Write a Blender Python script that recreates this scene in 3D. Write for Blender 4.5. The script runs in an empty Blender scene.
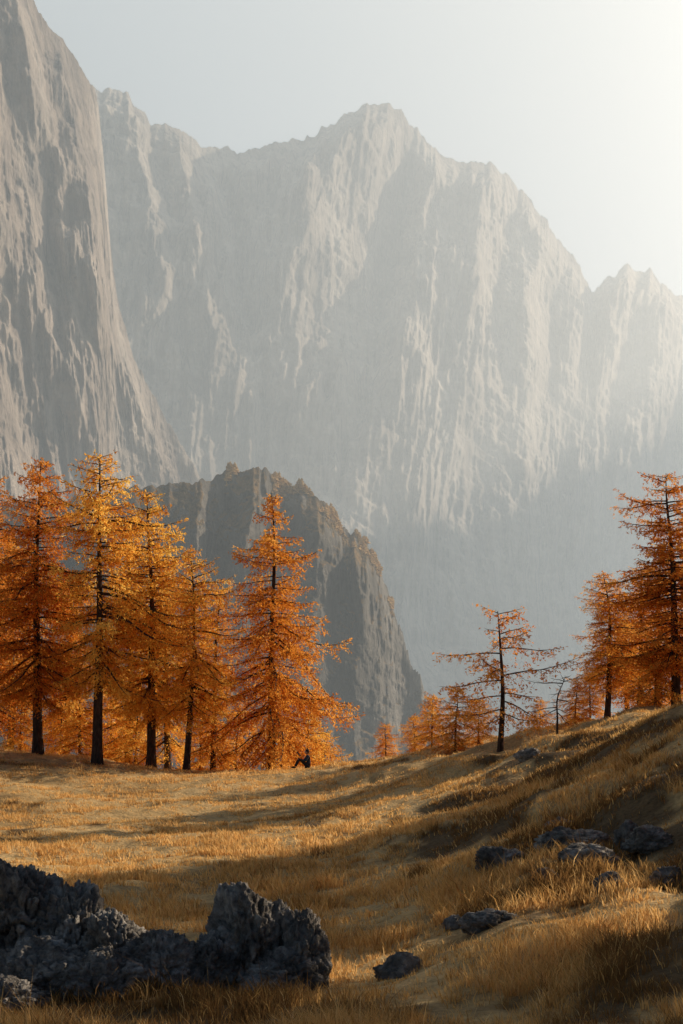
import bpy, bmesh, math, random
import numpy as np
from mathutils import Vector, Matrix
random.seed(7)
rng = np.random.default_rng(11)
scene = bpy.context.scene
F = 1422.0
# ------------------------------------------------------------------ noise
_p = np.random.default_rng(3).permutation(256); _p = np.concatenate([_p,_p,_p])
_g = np.random.default_rng(4).normal(size=(256,3)); _g /= np.linalg.norm(_g,axis=1)[:,None]
def pn(x,y,z,seed=0):
    x=np.asarray(x,float)+seed*17.31; y=np.asarray(y,float)+seed*5.17; z=np.asarray(z,float)+seed*9.73
    x,y,z=np.broadcast_arrays(x,y,z)
    xi=np.floor(x).astype(int); yi=np.floor(y).astype(int); zi=np.floor(z).astype(int)
    xf=x-xi; yf=y-yi; zf=z-zi; xi&=255; yi&=255; zi&=255
    u=xf**3*(xf*(xf*6-15)+10); v=yf**3*(yf*(yf*6-15)+10); w=zf**3*(zf*(zf*6-15)+10)
    def c(i,j,k):
        h=_p[_p[_p[(xi+i)&255]+((yi+j)&255)]+((zi+k)&255)]
        g=_g[h]; return g[...,0]*(xf-i)+g[...,1]*(yf-j)+g[...,2]*(zf-k)
    a=c(0,0,0)*(1-u)+c(1,0,0)*u; b=c(0,1,0)*(1-u)+c(1,1,0)*u
    d=c(0,0,1)*(1-u)+c(1,0,1)*u; e=c(0,1,1)*(1-u)+c(1,1,1)*u
    return ((a*(1-v)+b*v)*(1-w)+(d*(1-v)+e*v)*w)*1.5
def fbm(x,y,z,o=4,seed=0,gain=.5):
    s=0;a=1
    for i in range(o):
        s=s+a*pn(x*2**i,y*2**i,z*2**i,seed+i); a*=gain
    return s
def ridged(x,y,z,o=3,seed=0,gain=.5):
    s=0;a=1
    for i in range(o):
        s=s+a*(1-2*np.abs(pn(x*2**i,y*2**i,z*2**i,seed+i))); a*=gain
    return s
def sstep(a,b,x):
    t=np.clip((x-a)/(b-a),0,1); return t*t*(3-2*t)
# ------------------------------------------------------------------ mesh helpers
def mesh_np(name, verts, faces4=None, faces3=None, smooth=True):
    me=bpy.data.meshes.new(name)
    nv=len(verts); me.vertices.add(nv); me.vertices.foreach_set('co',np.ascontiguousarray(verts,dtype=np.float32).ravel())
    loops=[];starts=[];n=0
    if faces4 is not None and len(faces4):
        loops.append(faces4.ravel()); starts.append(np.arange(len(faces4))*4); n=len(faces4)*4
    if faces3 is not None and len(faces3):
        loops.append(faces3.ravel()); starts.append(n+np.arange(len(faces3))*3)
    loops=np.concatenate(loops).astype(np.int32); starts=np.concatenate(starts).astype(np.int32)
    me.loops.add(len(loops)); me.loops.foreach_set('vertex_index',loops)
    me.polygons.add(len(starts)); me.polygons.foreach_set('loop_start',starts)
    me.update(calc_edges=True)
    me.polygons.foreach_set('use_smooth',np.full(len(starts),smooth))
    return me
def add_obj(name, me, mats=()):
    ob=bpy.data.objects.new(name,me); scene.collection.objects.link(ob)
    for m in mats: me.materials.append(m)
    return ob
def grid_faces(ny,nx):
    i=np.arange(ny*nx).reshape(ny,nx)
    return np.stack([i[:-1,:-1],i[:-1,1:],i[1:,1:],i[1:,:-1]],-1).reshape(-1,4)
def point_attr(me,name,vals):
    a=me.attributes.new(name,'FLOAT','POINT'); a.data.foreach_set('value',np.asarray(vals,dtype=np.float32))
# ------------------------------------------------------------------ materials
def new_mat(name):
    m=bpy.data.materials.new(name); m.use_nodes=True; nt=m.node_tree
    for n in list(nt.nodes): nt.nodes.remove(n)
    out=nt.nodes.new('ShaderNodeOutputMaterial'); return m,nt,out
def N(nt,t,**k):
    n=nt.nodes.new(t)
    for a,b in k.items(): setattr(n,a,b)
    return n
def noise(nt,scale,detail=4,rough=.55,vec=None,dist=0):
    n=N(nt,'ShaderNodeTexNoise'); n.inputs['Scale'].default_value=scale; n.inputs['Detail'].default_value=detail
    n.inputs['Roughness'].default_value=rough; n.inputs['Distortion'].default_value=dist
    if vec is not None: nt.links.new(vec,n.inputs['Vector'])
    return n.outputs['Fac']
def ramp(nt,fac,stops):
    r=N(nt,'ShaderNodeValToRGB'); nt.links.new(fac,r.inputs['Fac']); cr=r.color_ramp
    while len(cr.elements)<len(stops): cr.elements.new(.5)
    for e,(p,c) in zip(cr.elements,stops):
        e.position=p; e.color=(c[0],c[1],c[2],1) if hasattr(c,'__len__') else (c,c,c,1)
    return r.outputs['Color']
def mixc(nt,fac,a,b,mode='MIX'):
    m=N(nt,'ShaderNodeMix',data_type='RGBA',blend_type=mode)
    for s,v in ((0,fac),(6,a),(7,b)):
        if hasattr(v,'is_linked'): nt.links.new(v,m.inputs[s])
        elif s==0: m.inputs[0].default_value=v
        else: m.inputs[s].default_value=(v[0],v[1],v[2],1)
    return m.outputs[2]
def pos(nt,scale=(1,1,1),rot=(0,0,0)):
    g=N(nt,'ShaderNodeNewGeometry'); mp=N(nt,'ShaderNodeMapping'); mp.inputs['Scale'].default_value=scale; mp.inputs['Rotation'].default_value=rot
    nt.links.new(g.outputs['Position'],mp.inputs['Vector']); return mp.outputs['Vector']
def diffuse(nt,out,col,bumps=(),rough=.9):
    b=N(nt,'ShaderNodeBsdfPrincipled'); b.inputs['Roughness'].default_value=rough
    b.inputs['Specular IOR Level'].default_value=.15
    nt.links.new(col,b.inputs['Base Color']); last=None
    for h,st,d in bumps:
        bp=N(nt,'ShaderNodeBump'); bp.inputs['Strength'].default_value=st; bp.inputs['Distance'].default_value=d
        nt.links.new(h,bp.inputs['Height'])
        if last: nt.links.new(last,bp.inputs['Normal'])
        last=bp.outputs['Normal']
    if last: nt.links.new(last,b.inputs['Normal'])
    nt.links.new(b.outputs[0],out.inputs['Surface'])

def rock_wall_mat(name,dark,mid,light,veg=None,bs=1.0):
    m,nt,out=new_mat(name)
    p1=pos(nt,(1,1,.25)); p2=pos(nt,(1,1,1.0)); p3=pos(nt,(.3,.3,1.6),(.35,.2,0)); p4=pos(nt,(1,1,.12),(0,.12,0))
    a=noise(nt,.012,7,.65,p1,.6); b=noise(nt,.07,8,.74,p1,.5); s=noise(nt,.04,6,.65,p3,.3); cr=noise(nt,.11,7,.7,p4,.5)
    c=ramp(nt,a,[(.36,dark),(.5,mid),(.64,light)])
    c=mixc(nt,.8,c,ramp(nt,b,[(.34,(.5,.49,.5)),(.5,(1,1,1)),(.68,(1.15,1.13,1.1))]),'MULTIPLY')
    c=mixc(nt,.45,c,ramp(nt,s,[(.38,(.6,.6,.6)),(.56,(1.08,1.08,1.08))]),'MULTIPLY')
    c=mixc(nt,.85,c,ramp(nt,cr,[(.37,(.38,.37,.38)),(.47,(1,1,1)),(.62,(1.08,1.07,1.05))]),'MULTIPLY')
    if veg:
        g=N(nt,'ShaderNodeNewGeometry'); sp=N(nt,'ShaderNodeSeparateXYZ'); nt.links.new(g.outputs['Normal'],sp.inputs[0])
        ad=N(nt,'ShaderNodeMath',operation='ADD'); nt.links.new(sp.outputs['Z'],ad.inputs[0]); nt.links.new(noise(nt,.08,5,.6,p2),ad.inputs[1])
        f=ramp(nt,ad.outputs[0],[(veg[0],0),(min(.99,veg[0]+.12),1)])
        vc=ramp(nt,noise(nt,.25,4,.6,p2),[(.4,veg[1]),(.6,veg[2])])
        c=mixc(nt,f,c,vc)
    diffuse(nt,out,c,[(b,.7*bs,8.0),(cr,.9*bs,5.0),(noise(nt,.3,7,.72,p1,.4),.7*bs,2.5)])
    return m
wall_mat=rock_wall_mat('limestone_wall',(.32,.27,.22),(.49,.425,.355),(.6,.53,.445))
pillar_mat=rock_wall_mat('limestone_pillar',(.30,.235,.185),(.50,.41,.335),(.62,.53,.44),None,1.1)
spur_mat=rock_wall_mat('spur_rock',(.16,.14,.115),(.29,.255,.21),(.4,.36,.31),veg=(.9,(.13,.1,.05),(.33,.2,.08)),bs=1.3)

def ground_mat():
    m,nt,out=new_mat('dry_meadow')
    p=pos(nt)
    big=noise(nt,.22,5,.6,p,.5); mid=noise(nt,1.3,5,.65,p,.3); fine=noise(nt,9,4,.7,p)
    c=ramp(nt,big,[(.3,(.28,.17,.07)),(.45,(.56,.37,.16)),(.7,(.68,.47,.22))])
    c=mixc(nt,.6,c,ramp(nt,mid,[(.3,(.35,.32,.26)),(.5,(1,1,1)),(.75,(1.2,1.12,1))]),'MULTIPLY')
    c=mixc(nt,.6,c,ramp(nt,fine,[(.3,(.45,.42,.38)),(.55,(1.1,1.1,1.1))]),'MULTIPLY')
    ha=N(nt,'ShaderNodeAttribute',attribute_name='heath_shade'); c=mixc(nt,ha.outputs['Fac'],c,ramp(nt,fine,[(.3,(.03,.02,.012)),(.65,(.11,.065,.03))]))  # dark heath colour, also deepens the shade on the ground
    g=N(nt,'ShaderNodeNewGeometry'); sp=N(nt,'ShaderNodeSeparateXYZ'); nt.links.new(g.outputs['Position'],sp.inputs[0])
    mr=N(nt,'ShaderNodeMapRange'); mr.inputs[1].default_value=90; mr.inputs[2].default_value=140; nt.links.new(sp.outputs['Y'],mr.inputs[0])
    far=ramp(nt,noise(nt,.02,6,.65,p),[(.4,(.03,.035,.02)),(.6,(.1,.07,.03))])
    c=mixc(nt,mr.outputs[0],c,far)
    diffuse(nt,out,c,[(mid,.6,.25),(fine,.8,.08)],.95)
    return m
def grass_mat():
    m,nt,out=new_mat('dry_grass_blades')
    at=N(nt,'ShaderNodeAttribute',attribute_name='rnd'); p=pos(nt)
    c=ramp(nt,at.outputs['Fac'],[(0,(.32,.15,.045)),(.35,(.7,.42,.14)),(.75,(.88,.59,.25)),(1,(.93,.72,.38))])
    c=mixc(nt,.7,c,ramp(nt,noise(nt,.35,5,.6,p,.4),[(.3,(.45,.34,.25)),(.45,(1,.93,.85)),(.7,(1.08,1.05,1.0))]),'MULTIPLY')
    ha=N(nt,'ShaderNodeAttribute',attribute_name='heath_shade'); c=mixc(nt,ha.outputs['Fac'],c,(.17,.085,.03))  # blades tinted as brown heath and as painted shade
    d=N(nt,'ShaderNodeBsdfDiffuse'); t=N(nt,'ShaderNodeBsdfTranslucent'); mx=N(nt,'ShaderNodeMixShader'); mx.inputs[0].default_value=.55
    nt.links.new(c,d.inputs[0]); nt.links.new(c,t.inputs[0]); nt.links.new(d.outputs[0],mx.inputs[1]); nt.links.new(t.outputs[0],mx.inputs[2])
    nt.links.new(mx.outputs[0],out.inputs['Surface']); return m
def needle_mat(name,lo,mid,hi,trans=.5):
    m,nt,out=new_mat(name)
    at=N(nt,'ShaderNodeAttribute',attribute_name='rnd'); oi=N(nt,'ShaderNodeObjectInfo')
    c=ramp(nt,at.outputs['Fac'],[(0,lo),(.5,mid),(1,hi)])
    c=mixc(nt,1,c,oi.outputs['Color'],'MULTIPLY')
    d=N(nt,'ShaderNodeBsdfDiffuse'); t=N(nt,'ShaderNodeBsdfTranslucent'); mx=N(nt,'ShaderNodeMixShader'); mx.inputs[0].default_value=trans
    nt.links.new(c,d.inputs[0]); nt.links.new(c,t.inputs[0]); nt.links.new(d.outputs[0],mx.inputs[1]); nt.links.new(t.outputs[0],mx.inputs[2])
    nt.links.new(mx.outputs[0],out.inputs['Surface']); return m
def bark_mat():
    m,nt,out=new_mat('larch_bark'); p=pos(nt,(1,1,.3))
    n=noise(nt,9,5,.7,p); c=ramp(nt,n,[(.35,(.025,.017,.014)),(.65,(.09,.055,.04))])
    diffuse(nt,out,c,[(n,.8,.04)]); return m
def boulder_mat():
    m,nt,out=new_mat('weathered_limestone'); p=pos(nt)
    a=noise(nt,1.6,7,.65,p,.5); b=noise(nt,9,6,.7,p); v=N(nt,'ShaderNodeTexVoronoi'); v.inputs['Scale'].default_value=7; nt.links.new(p,v.inputs['Vector'])
    c=ramp(nt,a,[(.35,(.13,.112,.092)),(.5,(.34,.305,.26)),(.64,(.62,.565,.49))])
    c=mixc(nt,.8,c,ramp(nt,b,[(.35,(.35,.35,.35)),(.6,(1.1,1.1,1.1))]),'MULTIPLY')
    diffuse(nt,out,c,[(v.outputs['Distance'],.8,.1),(b,1,.1),(noise(nt,32,4,.7,p),.7,.025)]); return m
ground_m=ground_mat(); grass_m=grass_mat(); bark_m=bark_mat(); boulder_m=boulder_mat()
needles_m=needle_mat('larch_needles',(.58,.2,.03),(.9,.46,.075),(.96,.62,.16),.62)
forest_m=needle_mat('forest_foliage',(.03,.035,.02),(.22,.13,.05),(.7,.45,.18),.2)

# ------------------------------------------------------------------ terrain
CP=np.array([
(0,0,-1.7),(-5,0,-1.9),(5,0,-1.5),(15,0,-.5),(-20,0,-3),(0,-20,-1),(35,0,2.5),(-30,-10,-3),(35,-15,2),
(0,10,-2.9),(0,14,-3.4),(-5,14,-3.7),(5,14,-2.9),(5,10,-2.4),(12,12,-.6),(-14,12,-3.8),
(-8,20,-4.2),(-5,20,-4.2),(0,20,-4.0),(3,20,-3.4),(5,20,-2.7),(9,20,-1.1),(16,20,1.8),(-22,20,-4.2),
(-12,30,-4.4),(-5,30,-4.4),(0,30,-4.3),(3,30,-3.5),(6,30,-2.2),(9,30,-.7),(12,30,1.0),(16,30,2.8),(35,30,5),(-35,35,-3.6),  # right end raised as an added knoll, out of view, to shade the slope
(-15,42,-4.4),(-3,42,-4.35),(3,42,-3.6),(7,42,-2.0),(11,42,-.5),(14,42,1.2),(20,42,3.2),
(-20,55,-4.2),(-4,55,-4.45),(2,55,-3.9),(5,55,-2.6),(8,55,-1.75),(13,55,-.8),(25,55,2),(-35,60,-3),
(-18,75,-3.2),(-13,75,-3.6),(-8,75,-4.5),(-4,75,-4.55),(0,75,-4.2),(4,72,-3.3),(10,72,-2.6),(18,72,-1.4),(35,72,0),
(-35,90,-4),(-18,90,-5.5),(0,90,-7.5),(10,90,-6.5),(25,90,-4)],float)
def _tps(r2): return np.where(r2>1e-9,.5*r2*np.log(np.maximum(r2,1e-9)),0)
_P=CP[:,:2]; n=len(_P); K=_tps(((_P[:,None]-_P[None])**2).sum(-1))+np.eye(n)*2.0
A=np.zeros((n+3,n+3)); A[:n,:n]=K; A[:n,n]=1; A[:n,n+1:]=_P; A[n,:n]=1; A[n+1:,:n]=_P.T
W=np.linalg.solve(A,np.concatenate([CP[:,2],[0,0,0]]))
def _hb(xc,yc):
    z=W[n]+W[n+1]*xc+W[n+2]*yc
    for i in range(n): z=z+W[i]*_tps((xc-_P[i,0])**2+(yc-_P[i,1])**2)
    return z
# tabulate the smooth relief once, then look it up bilinearly
_tx=np.linspace(-35,35,281); _ty=np.linspace(-20,92,449); _TX,_TY=np.meshgrid(_tx,_ty); _TZ=_hb(_TX,_TY)
def hbase(x,y):
    fx=(np.clip(x,-35,35)+35)/70*280; fy=(np.clip(y,-20,92)+20)/112*448
    i=np.minimum(fx.astype(int),279); j=np.minimum(fy.astype(int),447); fx=fx-i; fy=fy-j
    return (_TZ[j,i]*(1-fx)+_TZ[j,i+1]*fx)*(1-fy)+(_TZ[j+1,i]*(1-fx)+_TZ[j+1,i+1]*fx)*fy
def height(x,y):
    x=np.asarray(x,float); y=np.asarray(y,float)
    z=hbase(x,y)
    hum=sstep(-1,6,x-.02*y)*.75+.25
    z=z+hum*(.6*pn(x/4.2,y/5.0,0,5)+.38*pn(x/1.7,y/1.9,0,6))+.07*pn(x/.55,y/.6,0,7)+.14*pn(x/2.5,y/2.5,0,8)
    drop=np.maximum(0,y-86)*.62
    side=np.maximum(0,np.abs(x)-90)*.2
    z=z-drop-side
    floor=-150+25*fbm(x/300,y/300,0,4,9)
    return np.maximum(z,floor)
def heath_shade(x,y):  # heath tint doubling as painted shade on the right slope and near ground
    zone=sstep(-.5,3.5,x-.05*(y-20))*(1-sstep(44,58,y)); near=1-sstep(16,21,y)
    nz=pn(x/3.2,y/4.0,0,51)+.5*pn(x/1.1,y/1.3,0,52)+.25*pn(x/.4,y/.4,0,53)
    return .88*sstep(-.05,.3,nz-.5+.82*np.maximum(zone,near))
nu,nv_=700,800
u=np.linspace(-1,1,nu); xs=3*np.sinh(u*7.6)
bmin=math.asinh(-400/12); ys=22+12*np.sinh(np.linspace(bmin,math.asinh(3200/12),nv_))
X,Y=np.meshgrid(xs,ys); Z=height(X,Y)
gm=mesh_np('ground',np.stack([X,Y,Z],-1).reshape(-1,3),grid_faces(nv_,nu)); point_attr(gm,'heath_shade',heath_shade(X,Y).ravel())
add_obj('ground',gm,[ground_m])

# ------------------------------------------------------------------ mountains
def massif(name,pts,base,ns,nt,mat,seed,amp,steep,scree_z,jag,wl,shear=0,scree=1.1,feats=(),isoa=.36):
    pts=np.array(pts,float); a=pts[:,0]-341.5; e=690-pts[:,1]; d=pts[:,2]
    al=np.concatenate([[0],np.cumsum(np.hypot(np.diff(a),np.diff(e)))])
    s=np.linspace(0,al[-1],ns)
    a=np.interp(s,al,a); e=np.interp(s,al,e); d=np.interp(s,al,d)
    k=np.hanning(9); k/=k.sum()
    sm=lambda q: np.convolve(np.pad(q,4,mode='edge'),k,'valid')
    d=sm(d)
    e=e+jag*(ridged(s/26,0,0,4,seed,.55)-.9)*1.0+jag*.5*fbm(s/9,0,0,3,seed+3)
    Xr=a/F*d; Zr=e/F*d; Yr=d
    R=np.hypot(Xr,Yr)
    nb=10
    q=np.concatenate([-np.linspace(1,0.03,nb),np.linspace(0,1,nt)**1.05])[:,None]
    H=(Zr-base)[None]
    z=Zr[None]-np.abs(q)*H
    hd=np.abs(q)*H
    off=np.where(q>=0,steep*hd+scree*np.maximum(0,scree_z-z)-scree*np.maximum(0,scree_z-Zr[None]),-.9*hd)
    w=(Xr+.55*Yr)[None]+0*z
    w2=w-shear*z+wl*.5*fbm(w/(wl*2.5),z/(wl*2.5),0,2,seed+20)
    big=fbm(w2/(wl*2.4),z/(wl*5),.3,2,seed+30)
    mask=sstep(-.35,.45,pn(w/(wl*2),z/(wl*2.2),.9,seed+33))
    med=ridged(w2/(wl*1.0),z/(wl*2.6),.7,4,seed+40,.5)
    iso=fbm(w/(wl*1.1),z/(wl*1.1),.7,6,seed+45,.58)
    fin=ridged((w-shear*z*.6)/(wl*.22),z/(wl*1.1),.2,4,seed+50,.6)
    zz=z+.3*w
    led=ridged(w/(wl*1.5),zz/(wl*.35),.5,4,seed+60,.6)
    D=amp*(1.5*big+.36*med*(.3+mask)+isoa*iso+.14*fin*(.4+mask)+.09*led*(1.2-mask))
    A_=a[None]+0*z; E_=z/R[None]*F
    for (x0,y0,x1,y1,wd,am) in feats:
        p0=np.array([x0-341.5,690-y0]); p1=np.array([x1-341.5,690-y1]); dv=p1-p0; LL=dv@dv
        tt=((A_-p0[0])*dv[0]+(E_-p0[1])*dv[1])/LL; tc=np.clip(tt,0,1)
        wob=6*fbm(E_/60,A_/90,.2,3,seed+80)
        dist=np.hypot(A_-(p0[0]+tc*dv[0])+wob,(E_-(p0[1]+tc*dv[1]))*.6)
        D=D+am*np.maximum(0,1-dist/(wd*2.2))**1.3*(1-.45*tc)
    tp=np.where(q>=0,sstep(0,.08,q)*.85+.15,.15*(1+q))
    off=off+D*tp
    fac=1-off/R[None]
    V=np.stack([Xr[None]*fac,Yr[None]*fac,z+np.where(q>0,1,0)*led*amp*.05*tp],-1)
    ob=add_obj(name,mesh_np(name,V.reshape(-1,3),grid_faces(V.shape[0],ns)),[mat])
    return V[nb:]
massif('mountain_massif',[(-250,60,1050),(-100,70,1120),(20,75,1200),(80,82,1230),(97,90,1250),(128,100,1270),(150,124,1290),(175,133,1310),(200,147,1330),(225,148,1350),(245,157,1370),(262,150,1385),
 (280,148,1400),(300,140,1415),(330,128,1430),(352,113,1450),(376,106,1470),(398,112,1490),(420,133,1510),(440,160,1540),(465,168,1570),(490,165,1600),(515,185,1640),(540,215,1680),(560,245,1710),(580,268,1740),(592,296,1760),
 (605,280,1790),(628,270,1830),(650,275,1860),(668,292,1890),(685,300,1920),(760,335,2050),(900,420,2300)],
 -180,1000,560,wall_mat,1,40,.38,40,5,75,.3,feats=[(376,100,255,400,26,60),(330,130,292,300,12,35),(440,160,395,430,18,45),(490,168,455,470,16,40),(545,220,505,500,16,40),(128,100,160,330,12,40),(175,135,215,380,12,35),(245,155,250,300,8,25),(628,270,590,470,16,40),(225,150,262,440,12,-45),(418,135,340,520,12,-35),(565,255,540,470,10,-30)])
massif('mountain_pillar',[(-420,-260,520),(-250,-200,600),(-100,-120,690),(0,-40,762),(30,-5,788),(48,25,804),(62,42,816),(80,68,832),(97,95,846),(103,150,855),(107,200,860),(111,255,865),(118,305,870),(134,360,875),(150,390,880),(170,425,885),(200,478,895),(225,540,905),(250,620,915),(290,720,930)],
 -180,800,560,pillar_mat,5,20,.30,0,4,42,-.25,feats=[(15,60,70,330,12,20),(60,60,100,330,8,16),(-30,100,20,420,12,18),(75,290,160,470,10,20),(30,330,90,470,10,18),(45,200,60,420,6,-16)])
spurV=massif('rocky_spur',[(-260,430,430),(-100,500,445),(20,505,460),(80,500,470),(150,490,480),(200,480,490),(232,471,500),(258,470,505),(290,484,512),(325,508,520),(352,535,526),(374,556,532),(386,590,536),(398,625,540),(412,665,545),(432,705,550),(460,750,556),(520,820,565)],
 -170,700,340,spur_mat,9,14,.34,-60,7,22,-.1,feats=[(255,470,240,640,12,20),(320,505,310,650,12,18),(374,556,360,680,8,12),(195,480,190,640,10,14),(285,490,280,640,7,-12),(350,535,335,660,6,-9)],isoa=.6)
massif('unseen_shade_ridge',[(1990,165,1300),(1700,98,1560),(1500,10,1800),(1330,100,2100),(1200,190,2500),(1080,280,3000),(1010,320,3500)],  # ridge added out of view to shade the lower walls and haze
 -180,160,60,wall_mat,15,60,.6,0,25,120)

# ------------------------------------------------------------------ distant forest (one mass)
def forest(name,P,hs,rn):
    K=len(P); rings=7; seg=6
    tmpl=[]
    for i in range(rings):
        t=i/(rings-1); zz=.08+.92*t; r=.24*(1-t)**.85*(1 if i%2==0 else .72)+.006
        for j in range(seg): tmpl.append((math.cos(j*2*math.pi/seg+i*.5)*r,math.sin(j*2*math.pi/seg+i*.5)*r,zz))
    T=np.array(tmpl)
    fs=[]
    for i in range(rings-1):
        for j in range(seg):
            fs.append((i*seg+j,i*seg+(j+1)%seg,(i+1)*seg+(j+1)%seg,(i+1)*seg+j))
    fs=np.array(fs)
    VV=T[None]*hs[:,None,:]
    VV=VV*(1+.35*rng.normal(size=(K,len(T),1))*np.array([1,1,.12]))+P[:,None]
    FF=fs[None]+(np.arange(K)*len(T))[:,None,None]
    me=mesh_np(name,VV.reshape(-1,3),FF.reshape(-1,4),smooth=False)
    point_attr(me,'rnd',np.repeat(rn,len(T)))
    return add_obj(name,me,[forest_m])
nr,nc,_=spurV.shape
c_=rng.integers(0,nc,16000); r_=(np.abs(rng.normal(0,.015,16000))*nr).astype(int).clip(0,nr-1)
P1=spurV[r_,c_]; keep=(P1[:,0]/P1[:,1]*F+341>225)&(P1[:,0]/P1[:,1]*F+341<392)&(pn(P1[:,0]/9,P1[:,1]/9,P1[:,2]/9,3)>.0); P1=P1[keep][:700]
c2=rng.integers(0,nc,9000); r2=rng.integers(int(.45*nr),nr,9000); P2=spurV[r2,c2]; k2=pn(P2[:,0]/22,P2[:,1]/22,P2[:,2]/22,13)+.35*(r2/nr-.5)>.15; P2=P2[k2][:1300]
px=rng.uniform(-300,900,6000); py=rng.uniform(150,1300,6000); pz=height(px,py)
P3=np.stack([px,py,pz],-1)
P=np.concatenate([P1,P2,P3]); h1=rng.uniform(1.2,2.8,len(P1)); h2=rng.uniform(4,9,len(P2)); h3=rng.uniform(12,24,len(P3))
hs=np.concatenate([np.stack([h1*1.8,h1*1.8,h1],-1),np.stack([h2,h2,h2],-1),np.stack([h3,h3,h3],-1)])
rn=np.concatenate([rng.uniform(.7,1,len(P1)),rng.uniform(.1,.8,len(P2)),rng.uniform(0,.6,len(P3))**1.5])
P[:,2]-=.5
forest('distant_forest',P,hs,rn)

# ------------------------------------------------------------------ larch generator
def tube(pts,rads,seg,V,Fq,attr):
    base=len(V)
    for i,(p,r) in enumerate(zip(pts,rads)):
        d=(pts[min(i+1,len(pts)-1)]-pts[max(i-1,0)]).normalized()
        a=d.orthogonal().normalized(); b=d.cross(a)
        for j in range(seg):
            an=2*math.pi*j/seg; V.append(p+(a*math.cos(an)+b*math.sin(an))*r); attr.append(.5)
    for i in range(len(pts)-1):
        for j in range(seg):
            Fq.append((base+i*seg+j,base+i*seg+(j+1)%seg,base+(i+1)*seg+(j+1)%seg,base+(i+1)*seg+j))
def make_larch(seed,H=15,R=3.6,nb=120,start=.1,dens=1.0,power=.75,lean=.3,leaf=1.0,gap=.0,irr=.25,foliage=True,droop=.25):
    rd=random.Random(seed); V=[];Fq=[];at=[]
    npts=16; ph=rd.uniform(0,6)
    def tr(t): return Vector((lean*math.sin(t*2.2+ph)*t+.10*math.sin(t*9+ph)*t, lean*math.cos(t*1.9+ph*2)*t, H*t))
    r0=H*.017
    tube([tr(i/npts)-Vector((0,0,.3 if i==0 else 0)) for i in range(npts+1)],[r0*(1-i/npts)**.9*(1.35 if i==0 else 1)+.012 for i in range(npts+1)],8,V,Fq,at)
    leaves=[]
    sector=[rd.uniform(.65,1.3) for _ in range(8)]
    t=start; b=0
    while t<.985 and b<nb*2:
        tt=(t-start)/(1-start)
        t+= (1-start)/nb*rd.uniform(.1,1.9); b+=1
        if rd.random()<.04+gap: t+=(1-start)*rd.uniform(.01,.035)
        o=tr(min(t,.985)); az=b*2.39996+rd.uniform(-.8,.8)
        prof=(1-tt)**power*(.55+.45*min(1,tt/.16))
        L=R*prof*rd.uniform(1-irr*1.5,1+irr)*sector[int((az%6.283)/6.284*8)]*(1+.2*math.sin(tt*17+ph))+.18
        rise=.5*tt+rd.uniform(-.2,.2)-droop*(1-tt)
        d=Vector((math.cos(az),math.sin(az),rise)).normalized()
        ns=max(3,int(L/.45)); pts=[o.copy()]; p=o.copy(); dd=d.copy()
        for i in range(ns):
            f=i/ns
            dd=(dd+Vector((rd.uniform(-.16,.16),rd.uniform(-.16,.16),(-.10 if f<.5 else .15)+rd.uniform(-.07,.07)))).normalized()
            p=p+dd*(L/ns); pts.append(p.copy())
        rb=max(.014,r0*.24*(L/R)+.008)
        tube(pts,[rb*(1-i/(ns))+.008 for i in range(ns+1)],3,V,Fq,at)
        side=dd.cross(Vector((0,0,1))).normalized()
        ntw=int(L*6.0*dens)+3
        shade=rd.uniform(-.35,.35)
        for k in range(ntw):
            f=.11+.89*(k+rd.random())/ntw
            idx=min(ns-1,int(f*ns)); q=pts[idx].lerp(pts[idx+1],f*ns-idx)
            sd=1 if k%2 else -1
            tl=(.28+.42*L*(1-f)**.7*.8)*rd.uniform(.5,1.25)
            tl=min(tl,1.25)
            td=(side*sd*rd.uniform(.3,1.0)+dd*rd.uniform(.3,.8)+Vector((0,0,rd.uniform(-1.3,.1)))).normalized()
            if k==ntw-1: td=dd
            if not foliage or rd.random()<.5:
                e=q+td*tl; base=len(V); 
                V.extend([q+Vector((0,0,.01)),q-Vector((0,0,.01)),e]); at.extend([.5]*3); Fq.append((base,base+1,base+2,base+2))
            if foliage: leaves.append((q,td,tl,shade+rd.uniform(-.15,.15),f))
    V=np.array([tuple(v) for v in V]); Fq=np.array(Fq)
    tri=Fq[Fq[:,2]==Fq[:,3]][:,:3]; quad=Fq[Fq[:,2]!=Fq[:,3]]
    nwood4=len(quad)
    if foliage:
        r=np.random.default_rng(seed)
        C=[];D=[];S=[]
        for q,td,tl,sh,f in leaves:
            m=max(3,int(tl*21*dens)); ff=r.uniform(0.05,1,m)
            C.append(np.array(q)+np.outer(ff*tl,np.array(td))+r.normal(0,.03+.035*tl,(m,3))-np.outer(ff**2*tl*.25,[0,0,1])); D.append(np.repeat(np.array(td)[None],m,0)); S.append(np.full(m,.5+sh)+r.uniform(-.25,.25,m))
        C=np.concatenate(C);D=np.concatenate(D);S=np.concatenate(S).clip(0,1)
        m=len(C)
        dr=D*.6+r.normal(0,.55,(m,3))+np.array([0,0,-.15]); dr/=np.linalg.norm(dr,axis=1)[:,None]
        sd=np.cross(dr,r.normal(size=(m,3))); sd/=np.linalg.norm(sd,axis=1)[:,None]+1e-6
        ln=r.uniform(.05,.12,m)[:,None]*leaf; wd=r.uniform(.018,.038,m)[:,None]*leaf
        a=C-dr*ln; b=C+sd*wd; c=C+dr*ln; d=C-sd*wd
        LV=np.stack([a,b,c,d],1).reshape(-1,3); LF=np.arange(m*4).reshape(m,4)+len(V)
        allV=np.concatenate([V,LV]); quad=np.concatenate([quad,LF]); attr=np.concatenate([np.array(at),np.repeat(S,4)])
    else: allV=V; attr=np.array(at); m=0
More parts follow.
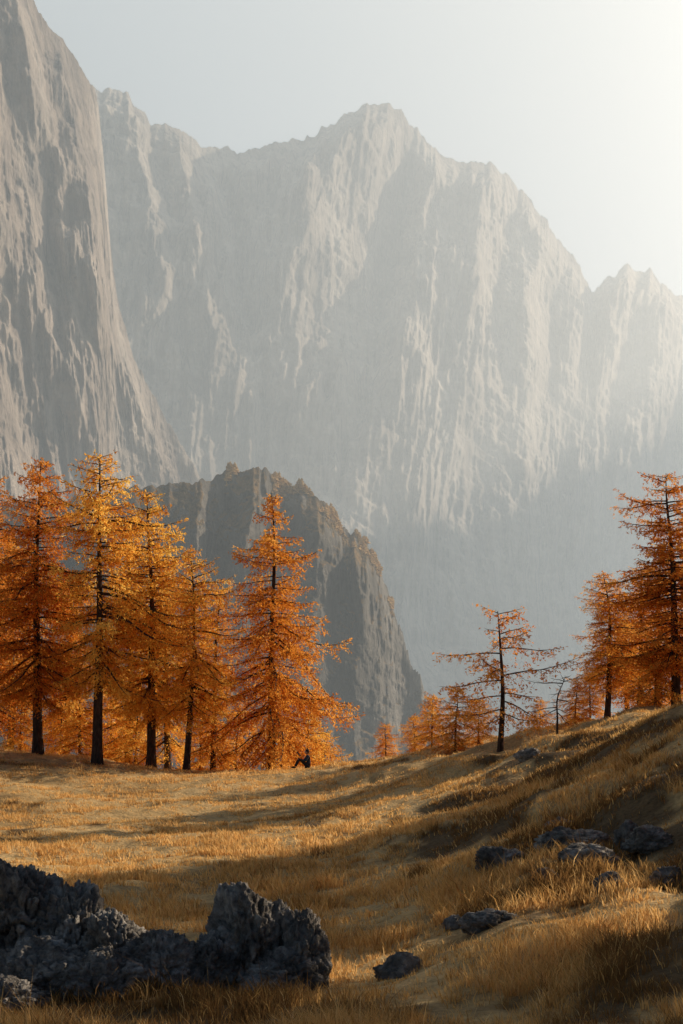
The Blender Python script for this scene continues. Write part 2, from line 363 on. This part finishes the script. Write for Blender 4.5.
    me=mesh_np('larch',allV,quad,tri if len(tri) else None,smooth=False)
    me.materials.append(bark_m); me.materials.append(needles_m)
    mi=np.zeros(len(me.polygons),np.int32); mi[nwood4:nwood4+m]=1
    me.polygons.foreach_set('material_index',mi)
    point_attr(me,'rnd',attr)
    return me
V_main=make_larch(1,15,5.6,160,.1,1.1,.85,.15,droop=.35,irr=.3)
V_a=make_larch(2,15,3.3,150,.2,1.15,.55,.35,irr=.38)
V_b=make_larch(3,15,3.1,140,.12,1.15,.52,.4,irr=.42)
V_c=make_larch(4,15,3.6,130,.26,1.1,.5,.5,irr=.42)
V_small=make_larch(5,6,2.3,60,.08,1.3,.55,.2,irr=.4,leaf=.9)
V_open=make_larch(6,6,2.6,30,.2,1.1,.42,.45,gap=.2,irr=.5,leaf=.85,droop=.0)
V_dead=make_larch(7,3,1.5,12,.4,.35,.3,.5,foliage=False,irr=.6)
def hz(x,y): return float(height(np.array([x]),np.array([y]))[0])
GOLD=(1.1,1.18,1.15,1); AMB=(1.05,.98,.9,1); RUS=(.92,.7,.62,1)
def tree(name,me,pxa,Yd,s,rot,sx=1.0,lean=(0,0),col=AMB):
    x=(pxa-341.5)/F*Yd
    o=bpy.data.objects.new(name,me); scene.collection.objects.link(o)
    o.location=(x,Yd,hz(x,Yd)-.05); o.rotation_euler=(lean[0],lean[1],rot); o.scale=(s*sx,s*sx,s); k=random.uniform(.92,1.04); o.color=(col[0]*k,col[1]*k,col[2]*k,1); return o
T='larch_tree'
tree(T,V_main,271,74,.98,0.4,col=(.95,.79,.7,1))
tree(T,V_a,38,73,1.02,1.0,col=RUS)
tree(T,V_c,97,71,1.04,2.2,1.05,col=GOLD)
tree(T,V_a,151,75,.98,3.9,1.0,col=GOLD)
tree(T,V_b,168,79,.86,5.0,.9,col=GOLD)
tree(T,V_c,186,74,.78,.7,.9,(0,.04),col=GOLD)
tree(T,V_b,213,77,.7,2.9,1.0,(0,-.03))
tree(T,V_b,-12,76,1.0,4.4,col=RUS)
tree(T,V_a,-60,70,1.0,2.4)
tree(T,V_b,128,82,.95,1.3,col=GOLD)
tree(T,V_c,10,84,.9,.3)
tree(T,V_a,66,86,.8,5.5)
for pxa,Yd,s,r in [(80,80,.8,1),(60,83,.6,2),(135,80,.7,3),(308,80,.85,4),(325,84,.6,.5),(235,84,.8,2.5),(200,83,.7,1.7),(20,81,.7,2.),(110,86,.9,1.6),(290,88,.9,5.)]:
    tree(T,V_small,pxa,Yd,s,r,col=GOLD)
tree(T,V_open,500,57,.95,1.2,1.2,col=RUS)
for pxa,Yd,s,r in [(432,66,.42,1),(455,64,.5,2),(478,66,.38,3.),(386,74,.32,.3),(540,64,.3,.9),(415,70,.34,5),(575,62,.35,2),(590,66,.4,4)]:
    tree(T,V_small,pxa,Yd,s,r,1.15)
tree('dead_tree',V_dead,558,54,.85,2.6)
tree(T,V_c,607,62,.43,.2,1.35); tree(T,V_b,640,63,.45,1.9,1.4,col=RUS); tree(T,V_a,676,58,.66,2.6,1.25,col=RUS); tree(T,V_c,628,68,.4,4.4,1.3); tree(T,V_main,705,60,.62,1.1,col=RUS); tree(T,V_b,660,70,.6,3,1.2); tree(T,V_small,655,58,.5,3)
# trees beyond the right of the frame, on the shoulder raised to cast shade
for x,y,s,r,me in [(12.6,40.5,.45,1,V_a),(12.6,38,.45,2,V_c),(15,42.5,.55,0,V_main),(14,44.5,.45,3,V_b),(16,46,.5,0,V_a),(18.5,47,.55,1,V_main),(19,44,.5,3,V_c),(16.5,38,.5,4,V_main),(14.5,36,.45,5,V_c),(13,34.5,.42,2.5,V_b),(11.3,31.5,.4,1.5,V_a),(13,31,.45,.3,V_c),(15.5,33,.5,2,V_main),(12,26,.45,.4,V_a),(10,22,.42,1.4,V_b),(12.5,21,.5,3.4,V_main),(16,24,.5,2.1,V_main),(14,19,.5,1,V_c),(8.8,18.5,.34,2,V_a),(10.5,17,.4,0,V_c)]:
    o=bpy.data.objects.new(T,me); scene.collection.objects.link(o); o.location=(x,y,hz(x,y)-.05); o.scale=(s*1.2,s*1.2,s); o.rotation_euler=(0,0,r); o.color=AMB

# ------------------------------------------------------------------ grass
def grass():
    nt_=42000
    yy=9+(82-9)*rng.random(nt_)**1.55; xx=(rng.random(nt_)*2-1)*(yy*.25+1.5)
    zt=pn(xx/1.6,yy/1.6,0,31)+.5*pn(xx/.5,yy/.5,0,32)
    keep=rng.random(nt_)<np.clip(.7+zt*1.1,.25,1); xx=xx[keep]; yy=yy[keep]; zt=zt[keep]
    nb=12; lod=np.clip(yy/16,.8,2.3)
    X=np.repeat(xx,nb); Y=np.repeat(yy,nb); L=np.repeat(lod,nb); Tt=np.repeat(np.clip(.75+1.1*zt,.3,1.8),nb); tr=np.repeat(rng.random(len(xx)),nb)
    m=len(X); ang=rng.uniform(0,6.283,m); rad=np.abs(rng.normal(0,.07,m))*L**.9
    X=X+np.cos(ang)*rad; Y=Y+np.sin(ang)*rad; Zg=height(X,Y)-.02
    h=rng.uniform(.1,.3,m)*Tt*(1-.45*sstep(25,50,Y))
    tall=rng.random(m)<.05; h[tall]*=1.6
    wd=rng.uniform(.003,.006,m)*L*1.1
    lean=rng.uniform(.15,.8,m)*h; dx=np.cos(ang+rng.normal(0,.6,m))*lean-.12*h; dy=np.sin(ang+rng.normal(0,.6,m))*lean
    fa=rng.uniform(0,3.1416,m); wx=np.cos(fa)*wd; wy=np.sin(fa)*wd
    b0=np.stack([X-wx,Y-wy,Zg],-1); b1=np.stack([X+wx,Y+wy,Zg],-1)
    mx=X+dx*.35; my=Y+dy*.35; mz=Zg+h*.6
    m0=np.stack([mx-wx*.8,my-wy*.8,mz],-1); m1=np.stack([mx+wx*.8,my+wy*.8,mz],-1)
    tp=np.stack([X+dx,Y+dy,Zg+h*.95],-1)
    V=np.stack([b0,b1,m1,m0,tp],1).reshape(-1,3); i=np.arange(m)*5
    me=mesh_np('meadow_grass',V,np.stack([i,i+1,i+2,i+3],-1),np.stack([i+3,i+2,i+4],-1),smooth=False)
    r=np.clip(.5*tr+.5*rng.random(m),0,1)
    point_attr(me,'rnd',np.repeat(r,5)); point_attr(me,'heath_shade',np.repeat(heath_shade(X,Y)*(rng.random(m)>.12),5)); add_obj('meadow_grass',me,[grass_m])
grass()

# ------------------------------------------------------------------ boulders
def lumps(name,ls,sub=6):
    VV=[];FF=[];off=0
    bm=bmesh.new(); bmesh.ops.create_icosphere(bm,subdivisions=sub,radius=1)
    v=np.array([tuple(q.co) for q in bm.verts]); f=np.array([[q.index for q in p.verts] for p in bm.faces]); bm.free()
    for (x,y,zb,sx,sy,sz,seed) in ls:
        rr=np.random.default_rng(seed); pl=rr.normal(size=(16,3)); pl/=np.linalg.norm(pl,axis=1)[:,None]; pd=rr.uniform(.72,1.0,16)
        dot=v@pl.T; rf=np.where(dot>.15,pd/np.maximum(dot,.15),9).min(1).clip(.6,1.35)
        r=.55*rf+.45+.22*fbm(v[:,0]*1.4,v[:,1]*1.4,v[:,2]*1.4,3,seed)
        r=r-.15*np.exp(-(pn(v[:,0]*2.6,v[:,1]*2.6,v[:,2]*2.0,seed+11)/.05)**2)-.09*np.exp(-(pn(v[:,0]*5.5,v[:,1]*5.5,v[:,2]*4,seed+12)/.08)**2)
        r=r+.09*fbm(v[:,0]*8,v[:,1]*8,v[:,2]*8,4,seed+13,.65)
        w=v*r[:,None]
        w=w*np.array([sx,sy,sz])+np.array([x,y,zb]); VV.append(w); FF.append(f+off); off+=len(v)
    me=mesh_np(name,np.concatenate(VV),None,np.concatenate(FF)); return add_obj(name,me,[boulder_m])
g=lambda x,y:hz(x,y)
lumps('rock_outcrop',[(-4.55,20,g(-4.5,20)+.75,.75,.8,1.0,1),(-3.75,19.8,g(-3.7,20)+.55,.6,.7,.95,2),(-3.15,19.4,g(-3.1,19.4)+.4,.5,.6,.7,3),(-2.45,19.0,g(-2.4,19)+.25,.5,.5,.55,4),(-4.1,18.9,g(-4.1,18.9)+.2,.75,.5,.5,5),(-5.6,20.4,g(-5.6,20)+.6,.9,.8,1.0,6),(-3.2,18.6,g(-3.2,18.6)+.1,.6,.45,.45,7),(-4.3,18.0,g(-4.3,18.)+.1,.6,.45,.35,8)],6)
lumps('limestone_boulder',[(-1.3,19.6,g(-1.2,19.6)+.45,.5,.6,.85,11),(-.5,19.5,g(-.5,19.5)+.3,.36,.45,.6,12),(-1.75,19.3,g(-1.6,19.3)+.2,.4,.4,.5,13),(-.85,19.1,g(-.8,19.1)+.15,.55,.35,.4,14),(-.95,19.8,g(-1,19.8)+.45,.35,.4,.6,15)],6)
def stone(px_,py_,Yd,w,h,seed):
    x=(px_-341.5)/F*Yd; lumps('limestone_rock',[(x,Yd,g(x,Yd)+h*.15,w,w*.7,h,seed)],5)
for a in [(402,955,19.5,.32,.25,21),(490,915,21,.42,.22,22),(500,865,27,.5,.35,23),(575,843,27,.75,.3,25),(590,872,24,.5,.3,26),(652,846,25,.5,.28,27),(630,860,26,.35,.3,28),(530,750,46,.5,.3,29),(545,880,23,.25,.2,31),(610,900,22,.28,.22,32),(672,880,22,.3,.2,33),(455,905,22,.2,.16,34),(560,830,30,.4,.3,35)]: stone(*a)

# ------------------------------------------------------------------ seated person
def simple_mat(name,c):
    m,nt,out=new_mat(name); col=ramp(nt,noise(nt,30,3,.5,pos(nt)),[(.3,tuple(.8*k for k in c)),(.7,c)]); diffuse(nt,out,col,[],.8); return m
def skin_obj(name,verts,edges,rads,mat,parent,sub=1):
    me=bpy.data.meshes.new(name); me.from_pydata(verts,edges,[]); me.materials.append(mat)
    o=bpy.data.objects.new(name,me); scene.collection.objects.link(o); o.parent=parent
    o.modifiers.new('skin','SKIN'); 
    for i,r in enumerate(rads):
        me.skin_vertices[0].data[i].radius=(r,r) if not hasattr(r,'__len__') else r
    me.skin_vertices[0].data[0].use_root=True
    s=o.modifiers.new('sub','SUBSURF'); s.levels=sub; s.render_levels=sub
    return o
x0=(308-341.5)/F*68; y0=68
E=bpy.data.objects.new('seated_person',None); scene.collection.objects.link(E); E.location=(x0,y0,hz(x0,y0)+.02); E.rotation_euler=(0,0,math.radians(100))
jk=simple_mat('jacket',(.05,.06,.08)); tr_=simple_mat('trousers',(.03,.03,.035)); sk=simple_mat('skin',(.5,.3,.22)); hr=simple_mat('hair',(.05,.03,.02)); bt=simple_mat('boots',(.06,.04,.03))
skin_obj('torso_and_arms',[(0,0,.14),(0,-.03,.3),(0,-.02,.46),(0,.02,.58),(0,.04,.66),(.17,.02,.56),(.24,.16,.36),(.16,.36,.42),(-.17,.02,.56),(-.24,.16,.36),(-.16,.36,.42)],
 [(0,1),(1,2),(2,3),(3,4),(3,5),(5,6),(6,7),(3,8),(8,9),(9,10)],[(.16,.12),(.15,.11),(.17,.11),(.13,.09),.055,.065,.05,.038,.065,.05,.038],jk,E)
skin_obj('legs',[(0,0,.12),(.1,.03,.12),(.15,.42,.46),(.14,.62,.08),(-.1,.03,.12),(-.15,.42,.46),(-.14,.62,.08)],[(0,1),(1,2),(2,3),(0,4),(4,5),(5,6)],[.12,.1,.065,.045,.1,.065,.045],tr_,E)
for sx in (1,-1):
    skin_obj('boot',[(.14*sx,.60,.06),(.14*sx,.68,.045),(.14*sx,.8,.035)],[(0,1),(1,2)],[.05,.045,.035],bt,E)
    hv=[(.16*sx,.37,.42),(.13*sx,.43,.43)];he=[(0,1)];hr_=[.022,.03]
    for f in range(4):
        k=len(hv); xo=.13*sx+(f-1.5)*.018; hv+= [(xo,.46,.43),(xo,.485+.004*(f%2),.42),(xo,.495,.395)]; he+=[(1,k),(k,k+1),(k+1,k+2)]; hr_+=[.008,.008,.007]
    k=len(hv); hv+=[(.10*sx,.42,.44),(.085*sx,.45,.43)]; he+=[(1,k),(k,k+1)]; hr_+=[.009,.008]
    skin_obj('hand',hv,he,hr_,sk,E)
def blob(name,loc,sc,mat,nose=False):
    bm=bmesh.new(); bmesh.ops.create_uvsphere(bm,u_segments=24,v_segments=16,radius=1)
    for v in bm.verts:
        if nose:
            if v.co.y>.8 and abs(v.co.x)<.25 and -.35<v.co.z<.1: v.co.y+=.22
            if v.co.z<0: v.co.x*=1+.25*v.co.z
        v.co=Vector((v.co.x*sc[0],v.co.y*sc[1],v.co.z*sc[2]))
    me=bpy.data.meshes.new(name); bm.to_mesh(me); bm.free(); me.materials.append(mat)
    for p in me.polygons:p.use_smooth=True
    o=bpy.data.objects.new(name,me); scene.collection.objects.link(o); o.parent=E; o.location=loc
blob('head',(0,.06,.78),(.075,.095,.115),sk,True); blob('hair',(0,.035,.81),(.086,.1,.11),hr)
blob('ear',(.078,.05,.775),(.012,.02,.03),sk); blob('ear',(-.078,.05,.775),(.012,.02,.03),sk)
blob('eye',(.03,.148,.79),(.012,.008,.008),hr); blob('eye',(-.03,.148,.79),(.012,.008,.008),hr); blob('mouth',(0,.143,.735),(.025,.008,.006),bt)

# ------------------------------------------------------------------ haze, light, sky, camera
AZ=math.radians(58); EL=math.radians(24)
def haze():
    # the bank of hazy air that fills the valley (footprint widens with distance)
    fp=[(-500,160),(110,160),(900,2900),(-2000,2900)]
    vs=[(x,y,-260) for x,y in fp]+[(x,y,1500) for x,y in fp]
    fs=[(3,2,1,0),(4,5,6,7),(0,1,5,4),(1,2,6,5),(2,3,7,6),(3,0,4,7)]
    me=bpy.data.meshes.new('valley_haze'); me.from_pydata(vs,[],fs)
    m,nt,out=new_mat('haze_air'); s=N(nt,'ShaderNodeVolumeScatter'); s.inputs['Color'].default_value=(.93,.97,1,1)
    s.inputs['Density'].default_value=.00054; s.inputs['Anisotropy'].default_value=.5
    # light scattered many times between droplets, which the renderer does not trace
    e=N(nt,'ShaderNodeEmission'); e.inputs['Color'].default_value=(.80,.95,1,1); e.inputs['Strength'].default_value=.00018
    ad=N(nt,'ShaderNodeAddShader'); nt.links.new(s.outputs[0],ad.inputs[0]); nt.links.new(e.outputs[0],ad.inputs[1])
    nt.links.new(ad.outputs[0],out.inputs['Volume'])
    add_obj('valley_haze',me,[m])
haze()
L=bpy.data.lights.new('sun','SUN'); L.energy=5; L.angle=math.radians(.53); L.color=(1,.86,.68)
so=bpy.data.objects.new('sun',L); scene.collection.objects.link(so)
sd=Vector((math.sin(AZ)*math.cos(EL),math.cos(AZ)*math.cos(EL),math.sin(EL)))
so.rotation_euler=sd.to_track_quat('Z','Y').to_euler(); so.location=sd*200
w=bpy.data.worlds.new('World'); scene.world=w; w.use_nodes=True; nt=w.node_tree
bg=nt.nodes['Background']; sky=nt.nodes.new('ShaderNodeTexSky'); sky.sky_type='NISHITA'; sky.sun_disc=False
sky.sun_elevation=EL; sky.sun_rotation=AZ; sky.altitude=1600; sky.air_density=1; sky.dust_density=.4; sky.ozone_density=1
nt.links.new(sky.outputs[0],bg.inputs[0]); bg.inputs[1].default_value=.06
scene.view_settings.view_transform='Standard'; scene.view_settings.look='None'; scene.view_settings.exposure=0
cam=bpy.data.cameras.new('camera'); co=bpy.data.objects.new('camera',cam); scene.collection.objects.link(co)
cam.sensor_fit='VERTICAL'; cam.sensor_height=36; cam.lens=F/1024*36; cam.shift_y=(690-512)/1024; cam.clip_end=9000; cam.clip_start=.1
co.location=(0,0,0); co.rotation_euler=(math.pi/2,0,0); scene.camera=co
print('done')
